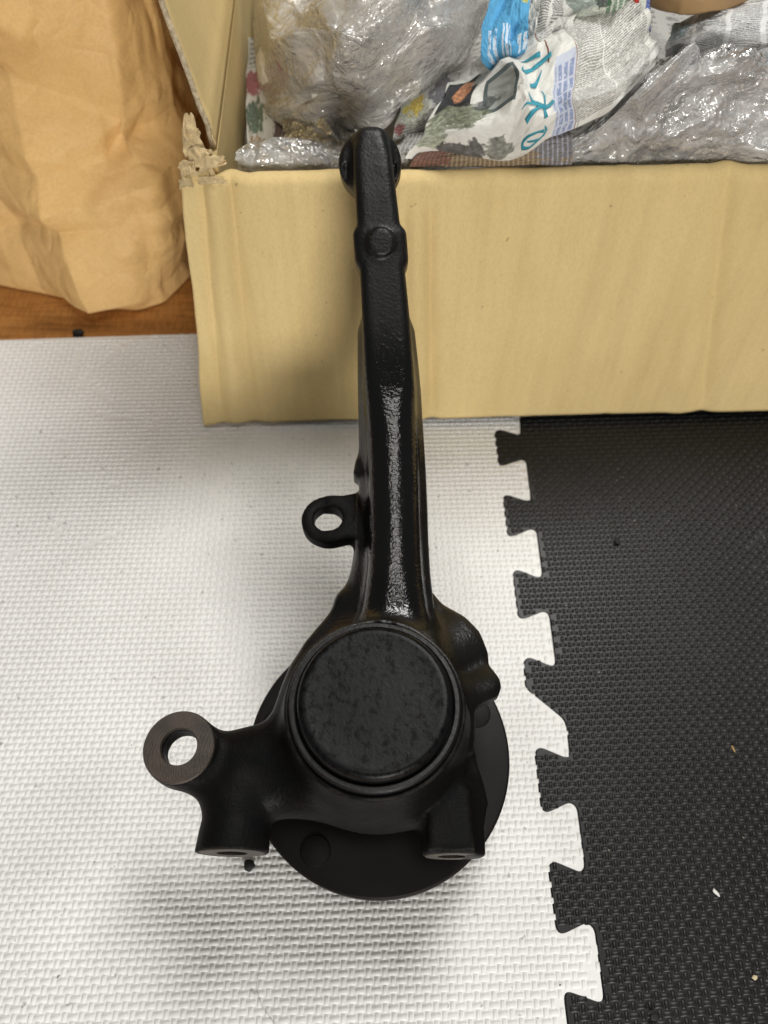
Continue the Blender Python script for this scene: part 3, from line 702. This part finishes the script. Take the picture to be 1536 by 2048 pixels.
# front flap folded over the rim and hanging to the mat
def fflap(u, v):
    # profile: tuck behind rim -> over the crease -> down to the mat
    prof_v = np.array([0, .02, .04, .06, .085, 1.0]); py = np.array([.0050, .0044, .0026, .0004, -.0012, -.0300]); pz = np.array([.1840, .1872, .1882, .1876, .1858, .0065])
    yo = np.interp(v, prof_v, py); z = np.interp(v, prof_v, pz)
    vv = np.clip((v - .085)/.915, 0, 1)
    jag = creases(v, np.zeros_like(v)+.4, 12, 26, .0020)
    xl = -.1165 - .0205*vv**1.1 + jag - .001*np.sin(vv*9); x = xl + u*(.50 - xl)
    base = fx(x) - .0005
    st = lambda c, w: 1/(1 + np.exp(-np.clip((x - c)/w, -40, 40)))
    d = .0034*np.exp(-((x - .0185 - .009*vv)/.0045)**2)*np.clip(vv*9, 0, 1) - .0027*np.exp(-((x - .0265 - .010*vv)/.0045)**2)*np.clip(vv*9, 0, 1) + .0016*st(.0225 + .0105*vv, .0022) - .0016*st(.075, .014)
    d += -.0032*np.exp(-((x - .2000 - .044*vv)/.0060)**2) + .0026*np.exp(-((x - .186 - .040*vv)/.008)**2)*np.clip(vv*3 - .8, 0, 1) + .0011*st(.208 + .044*vv, .004)
    d += -.0024*np.exp(-((x + .1040 + .020*vv)/.0040)**2) + .0028*np.exp(-((x + .0965 + .016*vv)/.0042)**2) - .0026*np.exp(-((x + .0885 + .010*vv)/.0044)**2) + .0012*np.exp(-((x + .078 + .006*vv)/.004)**2)
    d += .0008*np.exp(-((x - .085 - .02*vv)/.008)**2) - .0007*np.exp(-((x+.03 + .008*vv)/.005)**2) + .0002*np.sin(x*95 + 2*vv) - .0009*np.exp(-((x - .14 - .03*vv)/.004)**2)
    d += .00009*np.sin(x*2*np.pi/.0078) + creases(u*2.2 - .1, vv, 21, 50, .0006, 1.6)
    d += .0030*np.exp(-((vv - 1)/.05)**2)*np.exp(-((x + .135)/.012)**2)
    d += .0006*np.sin(x*11 + 1) * vv
    d = d*(1 - .55*np.clip(vv*6 - 5, 0, 1))
    bot = .0022*np.sin(x*8)*vv + .004*np.exp(-((x + .137)/.01)**2)*np.clip(vv*8-7, 0, 1)*-1
    return np.stack([x, base + yo - d, z + bot*.3], -1)
ff = grid_panel('front_flap', fflap, 420, 90, .0030, [M_card, M_edge], BOX)
# torn, frayed corner between the front and side flaps
M_torn = mat_plain('torn_cardboard_fibre', (.52, .40, .22), .9, 0, 300, .3)
def strip(net, seed, amp, nu, nv, thick=.0007):
    sh = Sheet(net, seed, 16, amp, 1.5, (.3, -.7, .6), 0, .12)
    o = link('torn_strip', sh.mesh('torn_strip', nu, nv), M_torn)
    sd = o.modifiers.new('liner thickness', 'SOLIDIFY'); sd.thickness = thick*.4
    child(o, BOX); return o
strip([[(-99, 386, 199), (-104, 384, 203), (-111, 381, 201)], [(-101, 389, 210), (-107, 388, 211), (-112, 386, 209)], [(-104, 394, 222), (-107, 395, 221), (-109, 395, 221)]], 31, .0022, 30, 40)
strip([[(-94, 378, 198), (-101, 376, 200), (-108, 377, 199)], [(-95, 383, 206), (-101, 382, 209), (-110, 384, 206)]], 33, .0030, 30, 16)
strip([[(-86, 377.5, 201), (-95, 375, 200), (-104, 374.5, 197)], [(-88, 380, 204), (-96, 379, 206), (-106, 379, 203)]], 35, .0016, 36, 14)
strip([[(-104, 375, 196), (-109, 374, 197), (-114, 374, 195)], [(-105, 377, 203), (-110, 376, 205), (-115, 376, 202)]], 37, .0022, 24, 16)
strip([[(-97, 396, 201), (-95.5, 393, 203), (-94.5, 390.5, 203)], [(-98, 397, 209), (-96.5, 394.5, 209.5), (-96.5, 394, 207)]], 39, .0010, 16, 14, .001)

strip([[(-100, 384, 190), (-102, 383, 192), (-104, 383, 191)], [(-103, 388, 206), (-104.5, 387, 207), (-106, 387, 206)], [(-102, 391, 214), (-103.5, 390, 214.5), (-105, 390, 214)]], 51, .0010, 10, 40)
strip([[(-89, 378, 188.5), (-97, 376, 190), (-106, 375, 189)], [(-90, 379, 191), (-98, 377.5, 194), (-107, 377, 193)]], 53, .0010, 40, 10)
strip([[(-95, 380, 188), (-97, 379, 192), (-99, 379, 189)], [(-97, 382, 199), (-99, 381.5, 200), (-100.5, 382, 198)]], 55, .0012, 14, 20)
strip([[(-108, 375.5, 187), (-112, 375, 189), (-117, 374.5, 187)], [(-109, 377, 192), (-113, 376.5, 194), (-117, 376, 192)]], 57, .0010, 24, 10)

# ------------------------------------------------------------------ packing inside the box
base_net = [[(-90, 395, 120), (60, 395, 135), (200, 395, 135), (440, 400, 130)], [(-95, 480, 135), (60, 480, 150), (200, 480, 160), (440, 480, 150)], [(-100, 570, 140), (60, 570, 165), (200, 570, 175), (440, 570, 160)], [(-105, 780, 150), (60, 780, 190), (200, 780, 190), (440, 780, 170)]]
GN = 'crumpled newspaper sheets in the box'; GW = 'bubble wrap sheets in the box'
sheet_obj('newspaper_sheet', Sheet(base_net, 61, 90, .010), 150, 120, mat_news('newsprint_lining', (.50, .49, .46), text=[(.02, .98, .02, .98, 9, 70, .5, False)]), 'grey newspaper lining the bottom of the box beneath all the packing', 'newspaper', GN)
A = Sheet([[(12, 394, 193), (64, 392, 198), (103, 386, 210), (154, 424, 233)], [(22, 408, 203), (62, 392, 222), (101, 391, 238), (148, 433, 249)], [(33, 439, 205), (64, 433, 220), (98, 426, 245), (135, 463, 250)], [(43, 488, 190), (69, 487, 200), (93, 484, 230), (128, 529, 235)]], 4, 90, .0060, 1.3, edge=.03)
teal = (.02, .22, .30)
newsA = mat_news('newsprint_headline_page', (.77, .765, .72),
    text=[(.66, .80, .05, .98, 1.0, 84, .47, False), (.805, .99, .05, .98, 5.2, 80, .47, False), (.40, .62, .70, .98, 6, 60, .5, False, (.2, .2, .2)), (.58, .655, .02, .46, 13, 46, .42, True, (.16, .22, .42)), (.17, .36, .80, 1, 6, 50, .44, False)],
    boxes=[(.262, .372, .30, .55, (.10, .13, .13)), (.275, .360, .33, .52, (.36, .38, .36)), (.575, .66, .0, .50, (.56, .60, .70)), (.02, .22, .42, .74, (.035, .036, .04))],
    blobs=[(.15, .60, .050, .11, (.50, .20, .07)), (.14, .34, .15, .13, (.14, .165, .085)), (.05, .24, .09, .14, (.30, .33, .24)), (.28, .40, .05, .05, (.05, .06, .06)), (.34, .10, .06, .07, (.17, .17, .14)), (.20, .08, .10, .07, (.03, .025, .025)), (.24, .66, .06, .05, (.55, .60, .58))],
    lines=[(.655, .659, .0, .55, (.40, .30, .24)), (.664, .668, .0, .9, (.45, .45, .42)), (.664, 1, .49, .496, (.35, .35, .33)), (.664, 1, .24, .246, (.35, .35, .33)), (.845, .849, .0, 1, (.5, .5, .48)), (.548, .554, .50, .92, (.22, .10, .07))])
oA = sheet_obj('newspaper_sheet', A, 190, 150, newsA, 'large crumpled newspaper page with teal headline characters and small print columns', 'newspaper', GN)
# headline strokes, printed on that page (read turned a quarter to the right)
def stroke(pts, w):
    """brush stroke as a strip in local print units"""
    P = np.array(pts, float); t = np.linspace(0, 1, 26)
    k = lag(t, len(P)) if len(P) < 5 else None
    if k is not None: Q = sum(k[i][:, None]*P[i] for i in range(len(P)))
    else:
        s = np.linspace(0, 1, len(P)); Q = np.stack([np.interp(t, s, P[:, 0]), np.interp(t, s, P[:, 1])], 1)
    T = np.gradient(Q, axis=0); T /= np.linalg.norm(T, axis=1)[:, None] + 1e-9; Nn = np.stack([-T[:, 1], T[:, 0]], 1)
    W = np.interp(t, np.linspace(0, 1, len(w)), w)[:, None]
    return Q, Nn, W
M_teal = mat_plain('teal_print_ink', (.03, .27, .36), .6, 0, 60, .25)
def glyph(strokes):
    Vs, Fs = [], []; o = 0
    for pts, w in strokes:
        Q, Nn, W = stroke(pts, w)
        rows = np.stack([Q - Nn*W, Q, Q + Nn*W], 1)          # 26 x 3 x 2 (image-like units, y down)
        u = .372 + (rows[..., 0] - 400)/ (1000 - 400) * .185
        v = .60 - (rows[..., 1] - 150)/(1180 - 150)*.56
        Pp = A.at(u, v) + np.array([0, -.0004, .0005])
        Vs.append(Pp.reshape(-1, 3)); n = len(Q)
        for i in range(n-1):
            for j in range(2): Fs.append([o+i*3+j, o+(i+1)*3+j, o+(i+1)*3+j+1, o+i*3+j+1])
        o += n*3
    g = link('headline_character', mesh_np('headline_character', np.concatenate(Vs), Fs), M_teal, oA)
    sd = g.modifiers.new('ink', 'SOLIDIFY'); sd.thickness = .0001
glyph([([(1010, 265), (760, 330), (545, 400)], (22, 20, 24)), ([(545, 410), (500, 385), (540, 320)], (22, 22, 3)), ([(880, 215), (720, 210), (560, 200)], (28, 16, 3)), ([(880, 375), (800, 480), (650, 525)], (4, 26, 22))])
glyph([([(1070, 705), (900, 755), (720, 735), (540, 790)], (22, 24, 18, 3)), ([(905, 560), (940, 700), (935, 900)], (4, 14, 24)), ([(940, 750), (780, 710), (610, 620)], (20, 24, 4)), ([(900, 765), (760, 800), (630, 890)], (12, 20, 30))])
glyph([([(930, 1060), (850, 1030), (720, 1010), (630, 1040), (640, 1100), (740, 1150), (850, 1150), (930, 1120), (960, 1060), (930, 1000)], (20, 14, 16, 20, 20, 16, 14, 18, 14, 8)), ([(900, 1150), (760, 1090), (700, 1060)], (12, 10, 5))])
B_ = Sheet([[(62, 434, 222), (77, 424, 235)], [(54, 440, 236), (79, 432, 245)], [(65, 486, 243), (84, 469, 252)]], 9, 20, .0030, edge=.04)
sheet_obj('newspaper_sheet', B_, 60, 80, mat_news('blue_advert_print', (.10, .38, .66), text=[(.45, .62, .02, .6, 1, 12, .36, True, (.8, .85, .9)), (.80, .97, .10, .45, 1, 9, .35, True, (.85, .88, .9)), (.15, .34, .10, .55, 1, 8, .45, True, (.75, .82, .9))], blobs=[(.85, .86, .10, .07, (.55, .55, .05))]), 'bright blue printed newspaper scrap with white lettering beside the bubble wrap', 'newspaper', GN)
sheet_obj('newspaper_sheet', Sheet([[(80, 436, 226), (92, 430, 238), (100, 428, 244)], [(80, 446, 236), (90, 440, 246), (104, 436, 250)], [(84, 480, 240), (96, 468, 250), (110, 462, 254)]], 14, 26, .0035, edge=.04), 70, 80, mat_news('newsprint_grey_column', (.70, .70, .66), text=[(.25, .75, .0, 1, 2, 30, .40, False, (.07, .07, .07))]), 'crumpled newspaper strip with smudged dark print right of the blue scrap', 'newspaper', GN)
sheet_obj('newspaper_sheet', Sheet([[(159, 442, 222), (193, 443, 225), (247, 450, 215)], [(161, 448, 232), (189, 440, 241), (236, 446, 237)], [(174, 482, 222), (199, 474, 237), (249, 484, 232)]], 15, 34, .0040, edge=.03), 110, 80, mat_news('newsprint_right_page', (.72, .73, .73), text=[(.05, .98, .05, .95, 4, 40, .45, False)], blobs=[(.14, .72, .06, .16, (.55, .40, .25)), (.10, .66, .12, .3, (.50, .66, .70))]), 'folded newspaper page of dense black print behind the right bubble wrap', 'newspaper', GN)
sheet_obj('newspaper_sheet', Sheet([[(104, 452, 235), (121, 434, 249), (150, 441, 238)], [(99, 447, 251), (118, 426, 264), (146, 447, 252)], [(106, 481, 252), (124, 463, 262), (150, 484, 254)]], 16, 24, .0032, edge=.04), 80, 60, mat_news('newsprint_green_page', (.66, .70, .62), text=[(.45, .75, .0, .9, 2, 16, .42, True, (.04, .16, .06))], boxes=[(.66, .80, .34, .60, (.50, .05, .04)), (.0, .42, .30, 1, (.50, .58, .54))], blobs=[(.40, .42, .10, .16, (.03, .05, .04)), (.48, .7, .06, .2, (.05, .18, .06)), (.98, .3, .06, .5, (.04, .10, .45))]), 'newspaper corner with green print, blue edge and red square at the top', 'newspaper', GN)
kr = mat_kraft()
sheet_obj('packing_paper', Sheet([[(152, 476, 237), (174, 445, 246), (220, 487, 237)], [(142, 475, 252), (166, 453, 267), (216, 488, 253)], [(148, 530, 256), (172, 510, 270), (222, 540, 256)]], 17, 14, .0030), 60, 50, mat_plain('brown_packing_paper', (.36, .22, .10), .65, 0, 30, .15), 'plain brown packing paper tucked behind the newspapers', 'packing paper')
sheet_obj('newspaper_sheet', Sheet([[(-88, 437, 165), (-74, 438, 166), (-58, 439, 165)], [(-96, 512, 161), (-80, 503, 168), (-66, 512, 162)], [(-104, 601, 156), (-88, 591, 162), (-74, 601, 156)]], 18, 20, .0040, edge=.03), 60, 110, mat_news('newsprint_flower_page', (.62, .61, .57), text=[(.1, .5, .75, 1, 2, 26, .45, False)], boxes=[(.42, .60, .0, .9, (.66, .65, .60))], blobs=[(.18, .62, .25, .10, (.30, .04, .06)), (.22, .34, .22, .16, (.04, .10, .05)), (.70, .52, .25, .13, (.68, .66, .52)), (.80, .22, .20, .12, (.10, .03, .03)), (.25, .10, .22, .08, (.42, .30, .18))]), 'narrow newspaper piece printed with red and green flowers at the left wall', 'newspaper', GN)
sheet_obj('newspaper_sheet', Sheet([[(4, 421, 185), (25, 424, 190), (43, 433, 190)], [(10, 440, 197), (24, 434, 202), (43, 448, 202)], [(20, 483, 187), (33, 482, 192), (53, 497, 187)]], 19, 22, .0032, edge=.05), 70, 70, mat_news('newsprint_yellow_flower', (.50, .50, .47), text=[(0, .5, 0, .25, 3, 26, .45, False)], blobs=[(.30, .42, .30, .30, (.42, .44, .36)), (.36, .52, .16, .20, (.62, .46, .04)), (.16, .46, .09, .08, (.60, .50, .06)), (.75, .62, .2, .22, (.10, .10, .12)), (.10, .18, .10, .07, (.32, .05, .05))]), 'crumpled newspaper bit with a yellow flower print above the arm end', 'newspaper', GN)
sheet_obj('newspaper_sheet', Sheet([[(1, 402, 184), (48, 400, 186), (92, 403, 188)], [(7, 412, 192), (50, 409, 199), (91, 417, 199)], [(19, 447, 187), (53, 452, 191), (91, 460, 191)]], 20, 34, .0032, edge=.04), 120, 60, mat_news('newsprint_grey_lower', (.50, .50, .48), text=[(.02, .98, .02, .98, 7, 34, .46, True)], blobs=[(.75, .62, .20, .20, (.26, .30, .20)), (.95, .2, .12, .2, (.04, .03, .03))]), 'grey crumpled newspaper lying low behind the front rim right of the arm', 'newspaper', GN)
sheet_obj('newspaper_sheet', Sheet([[(15, 394, 188), (61, 392, 190), (108, 390, 193)], [(18, 393.5, 195), (60, 390.5, 200), (106, 390, 205)], [(24, 402, 196), (62, 399, 203), (104, 396, 209)]], 22, 16, .0016), 110, 30, mat_news('newsprint_red_brown_band', (.42, .32, .21), text=[(.0, 1, .0, 1, 30, 34, .40, True, (.10, .08, .05))], blobs=[(.10, .4, .16, .5, (.24, .07, .05)), (.9, .5, .15, .6, (.34, .36, .44))]), 'newspaper edge with a red and brown printed band along the front rim', 'newspaper', GN)
wrap_w = mat_wrap('bubble_wrap_film', (.93, .90, .86), .42); wrap_g = mat_wrap('bubble_wrap_film_grey', (.92, .92, .92), .38, .9); film = mat_wrap('clear_crinkled_film', (.75, .74, .72), .12)
W1 = [[(-47, 441, 168), (-21, 441, 178), (1, 443, 178), (26, 460, 178)], [(-88, 503, 165), (-37, 433, 213), (3, 430, 218), (48, 481, 198)], [(-96, 557, 180), (-40, 438, 243), (9, 433, 248), (62, 503, 210)], [(-100, 645, 190), (-44, 511, 250), (9, 486, 260), (71, 572, 220)]]
sheet_obj('bubble_wrap', Sheet(W1, 23, 90, .0085, 1.2, bub=.0009), 240, 220, wrap_w, 'big bulging clear bubble wrap bundle left of the newspapers', 'bubble wrap', GW, .0004, 0)
W1i = [[(x*.94, y+20, z-20) for x, y, z in r] for r in W1]
sheet_obj('bubble_wrap', Sheet(W1i, 24, 60, .0090, 1.2, bub=.0009), 160, 140, mat_inner('cloudy_inner_wrap', (.88, .85, .80)), 'inner layer of cloudy bubble wrap showing through the big bundle', 'bubble wrap', GW, .0004, 0)
W2 = [[(79, 408, 180), (127, 400, 184), (186, 400, 184), (271, 400, 184)], [(101, 401, 196), (129, 392, 216), (168, 394, 221), (256, 401, 213)], [(128, 414, 212), (146, 402, 233), (172, 398, 238), (251, 408, 229)], [(161, 453, 217), (169, 437, 231), (196, 428, 236), (270, 456, 222)]]
sheet_obj('bubble_wrap', Sheet(W2, 25, 90, .0065, 1.4, bub=.0008), 240, 170, wrap_g, 'flattened grey bubble wrap heap at the front right of the box', 'bubble wrap', GW, .0004, 0)
W2i = [[(x, y+18, z-18) for x, y, z in r] for r in W2]
sheet_obj('bubble_wrap', Sheet(W2i, 26, 50, .0060, 1.4, bub=.0008), 150, 110, mat_inner('cloudy_inner_wrap_grey', (.84, .835, .82)), 'inner layer of grey bubble wrap showing through the right heap', 'bubble wrap', GW, .0004, 0)
sheet_obj('plastic_film', Sheet([[(-88, 397, 180), (-55, 397, 181), (-14, 398, 181)], [(-86, 400, 193), (-55, 404, 193), (-14, 403, 189)], [(-82, 416, 188), (-55, 420, 189), (-14, 417, 186)]], 27, 26, .0035, 1.6), 110, 50, mat_wrap('clear_film_rim', (.78, .77, .74), .35), 'crinkled clear plastic film peeking over the front rim left of the arm', 'plastic film', 'clear plastic films')
sheet_obj('plastic_film', Sheet([[(-65, 430, 170), (-39, 420, 178), (-18, 423, 176)], [(-67, 457, 171), (-40, 441, 184), (-18, 439, 179)], [(-71, 503, 165), (-46, 494, 170), (-22, 477, 170)]], 28, 30, .0040), 90, 90, film, 'shiny clear film over dark red flower print below the big wrap', 'plastic film', 'clear plastic films')
sheet_obj('newspaper_sheet', Sheet([[(-66, 432, 158), (-39, 424, 164), (-14, 424, 164)], [(-68, 459, 158), (-40, 445, 168), (-14, 441, 166)], [(-74, 505, 152), (-46, 500, 156), (-22, 482, 158)]], 29, 22, .0035), 70, 70, mat_news('newsprint_dark_red_flower', (.20, .17, .15), blobs=[(.18, .35, .14, .20, (.42, .05, .05)), (.45, .40, .20, .22, (.40, .27, .27)), (.30, .10, .20, .10, (.03, .06, .03)), (.80, .25, .20, .20, (.38, .28, .16)), (.6, .75, .22, .2, (.14, .08, .07))]), 'dark newspaper picture with red blossoms under the shiny film', 'newspaper', GN)

# ------------------------------------------------------------------ kraft paper bag on the wood floor
def bag_mesh():
    zz = np.concatenate([np.linspace(0, .018, 10), np.linspace(.0195, .36, 190)]); nS = 760
    def ring(z):
        t = z/.36; lean = .33*z
        c1 = np.array([-.2120, .478 + lean]); c1b = np.array([-.188, .487 + lean*.9])
        c2 = np.array([-.1680 - .010*t, .522 + .50*z]); c3 = np.array([-.172 - .02*t, .70])
        c4 = np.array([-.46, .72]); c5 = np.array([-.47, .545 + lean*.8]); c0 = np.array([-.341, .509 + lean*.95])
        return np.array([c5, c0, c1, c1b, c2, c3, c4])
    XY, NN = [], []
    for z in zz:
        P = ring(z); Q = np.vstack([P, P[:1]]); L = np.r_[0, np.cumsum(np.linalg.norm(np.diff(Q, axis=0), axis=1))]
        s = np.linspace(0, 1, nS, endpoint=False)*L[-1]
        xy = np.stack([np.interp(s, L, Q[:, 0]), np.interp(s, L, Q[:, 1])], 1)
        for _ in range(14): xy = .5*xy + .25*(np.roll(xy, 1, 0) + np.roll(xy, -1, 0))
        cen = xy.mean(0); tk = 1 if z >= .012 else .955 + .045*(z/.012)**.5
        xy = cen + (xy - cen)*tk
        T = np.roll(xy, -1, 0) - np.roll(xy, 1, 0); T /= np.linalg.norm(T, axis=1)[:, None]
        XY.append(xy); NN.append(np.stack([T[:, 1], -T[:, 0]], 1))
    XY = np.array(XY); NN = np.array(NN)
    u = np.broadcast_to(np.linspace(0, 1, nS, endpoint=False), XY.shape[:2]); z = np.broadcast_to(zz[:, None], XY.shape[:2])
    a = u*1.15/.30; b = z/.30              # 1 unit = 30 cm of paper
    def folds(seed, n, s0, s1, amp):
        """sharp paper folds: long narrow ridges and valleys with flat facets either side"""
        g = np.random.default_rng(seed); h = np.zeros_like(a)
        for _ in range(n):
            c = (g.uniform(0, 2.1), g.uniform(0, 1.2)); an = g.choice([g.normal(0, .35), g.normal(1.57, .4), g.uniform(0, 3.14)]); s = g.uniform(s0, s1)
            d = (a-c[0])*np.cos(an) + (b-c[1])*np.sin(an); e = -(a-c[0])*np.sin(an) + (b-c[1])*np.cos(an)
            w = s*g.uniform(.25, .5); k = g.uniform(.25, .75)
            tent = np.minimum(np.clip((d + w)/(w*2*k), 0, 1), np.clip((w - d)/(w*2*(1-k)), 0, 1))
            h += g.choice([-1, 1])*g.uniform(.4, 1)*s*amp*tent*np.clip(1.6 - 1.6*np.abs(e)/s, 0, 1)
        return h
    h = folds(5, 20, .30, .70, .050) + folds(6, 26, .10, .28, .034) + folds(8, 60, .04, .10, .016)
    for _ in range(1):
        h = .5*h + .125*(np.roll(h, 1, 1) + np.roll(h, -1, 1)) + .125*(np.vstack([h[:1], h[:-1]]) + np.vstack([h[1:], h[-1:]]))
    tri = lambda q: np.clip(1 - np.abs(q), 0, 1)
    h = h - .011*tri((z - .122 - .010*np.sin(a*5))/.016)*(.35 + .65*np.sin(a*4.1)**2) + .008*tri((z - .098 - .008*np.sin(a*6))/.020)
    h = h - .007*tri((z - .064 - .012*np.sin(a*7+1))/.012)*(.3 + .7*np.sin(a*5+.7)**2)
    h = h*np.clip(z/.014, .12, 1)
    V = np.concatenate([XY + NN*h[..., None], z[..., None]], 2); nz = len(zz); F = []
    for i in range(nz-1):
        q = i*nS + np.arange(nS); r = i*nS + (np.arange(nS)+1) % nS
        F.append(np.stack([q, r, r+nS, q+nS], 1))
    return mesh_np('paper_bag', V.reshape(-1, 3), np.concatenate(F))
bag = link('paper_bag', bag_mesh(), kr); bag.location = (0, 0, -.0095)
bag.data.set_sharp_from_angle(angle=R(22))
sd = bag.modifiers.new('paper thickness', 'SOLIDIFY'); sd.thickness = .0003
tag(bag, 'creased brown kraft paper bag standing on the wood floor left of the box', 'paper bag')

# ------------------------------------------------------------------ crumbs, chips, hair, dust
def crumb(name, loc, r, flat, mat, label, cat, seed, stretch=1.0, rot=0):
    bm = bmesh.new(); bmesh.ops.create_icosphere(bm, subdivisions=3, radius=1)
    g = random.Random(seed); ks = [(Vector((g.gauss(0, 1), g.gauss(0, 1), g.gauss(0, 1))).normalized(), g.uniform(.15, .5), g.uniform(3, 9)) for _ in range(9)]
    for v in bm.verts:
        d = v.co.normalized(); f = .75 + sum(a*max(0, d.dot(k))**p for k, a, p in ks)
        v.co = Vector((d.x*f*r*stretch, d.y*f*r, d.z*f*r*flat))
    zmin = min(v.co.z for v in bm.verts)
    for v in bm.verts: v.co.z -= zmin
    o = link(name, bm_mesh(name, bm, True), mat); o.location = loc; o.rotation_euler[2] = rot
    return tag(o, label, cat)
M_crumb = mat_plain('black_rubber_crumb', (.010, .010, .011), .7)
crumb('rubber_crumb', (-.0755, .0425, .0003), .0030, .35, M_crumb, 'black ragged crumb on white mat below the steering lug', 'crumb', 1)
crumb('rubber_crumb', (-.2600, .4535, -.0098), .0036, .8, M_crumb, 'black crumb on the wood floor against the white mat edge', 'crumb', 2, 1.6)
crumb('paint_chip', (.1815, .0296, .0006), .0009, .4, mat_plain('white_chip', (.8, .79, .75), .6), 'tiny white flake lying on the black mat', 'chip', 3, 2.4, R(-55))
crumb('wood_splinter', (.2095, .106, .0006), .0005, .8, mat_plain('tan_splinter', (.50, .33, .14), .7), 'thin tan splinter lying on the black mat', 'splinter', 4, 4.5, R(-75))
crumb('cardboard_bit', (.1925, -.0098, .0006), .0010, .6, mat_plain('cream_bit', (.62, .52, .33), .7), 'cream crumb on the black mat at the lower right', 'crumb', 5, 1.4, .5)
crumb('rubber_crumb', (.1632, .2478, .0006), .0018, .7, M_crumb, 'black fluff crumb on the black mat nearer the box', 'crumb', 6, 1.7, R(-40))
crumb('rubber_crumb', (.1366, -.027, .0006), .0020, .8, M_crumb, 'round black crumb on the black mat at the bottom edge', 'crumb', 8)
# hair
def tube(name, pts, r, mat, label, cat):
    cu = bpy.data.curves.new(name, 'CURVE'); cu.dimensions = '3D'; cu.bevel_depth = r; cu.bevel_resolution = 1
    sp = cu.splines.new('NURBS'); sp.points.add(len(pts)-1)
    for p, q in zip(sp.points, pts): p.co = (*q, 1)
    sp.use_endpoint_u = True; sp.order_u = 4; cu.resolution_u = 16
    tmp = bpy.data.objects.new(name, cu); C.objects.link(tmp)
    dg = bpy.context.evaluated_depsgraph_get(); me = bpy.data.meshes.new_from_object(tmp.evaluated_get(dg))
    bpy.data.objects.remove(tmp)
    return tag(link(name, me, mat), label, cat)
tube('hair', [(-.049, .009, .0008), (-.060, .003, .0009), (-.067, -.008, .0008), (-.0655, -.020, .0009), (-.056, -.029, .0008), (-.050, -.034, .0009)], .00006, mat_plain('dark_hair', (.05, .04, .03), .5), 'long fine curved hair on the white mat near the bottom', 'hair')
# uncountable dust on both mats
def dust(name, n, poly, mat, x0, x1, y0, y1, rs, seed, label):
    g = np.random.default_rng(seed); x = g.uniform(x0, x1, n); y = g.uniform(y0, y1, n); k = inside(poly, x, y); x, y = x[k], y[k]
    V, F = [], []; o = 0
    for a, b in zip(x, y):
        r = g.uniform(*rs)*g.choice([.6, 1, 1, 1.6]); an = g.uniform(0, 3.1); st = g.choice([1, 1.3, 2.6])
        pts = np.array([[1, 0, 0], [0, 1, 0], [-1, 0, 0], [0, -1, 0], [0, 0, .8], [0, 0, -.3]])*[r*st, r*.8, r] * g.uniform(.7, 1.3, (6, 1))
        ca, sa = math.cos(an), math.sin(an)
        V.append(np.stack([pts[:, 0]*ca - pts[:, 1]*sa + a, pts[:, 0]*sa + pts[:, 1]*ca + b, pts[:, 2] + .0006], 1))
        F += [[o+i, o+(i+1) % 4, o+4] for i in range(4)] + [[o+(i+1) % 4, o+i, o+5] for i in range(4)]; o += 6
    ob = link(name, mesh_np(name, np.concatenate(V), F), mat); ob['kind'] = 'stuff'
    tag(ob, label, 'dust')
dust('dust_specks', 170, white_poly, mat_plain('brown_dust', (.09, .07, .05), .9), -.36, .1, -.05, .42, (.00022, .00045), 41, 'fine dark dust specks scattered on the white mat')
dust('lint_specks', 60, black_poly, mat_plain('pale_lint', (.45, .42, .36), .9), .11, .33, -.05, .33, (.00015, .00035), 43, 'fine pale lint specks scattered on the black mat')
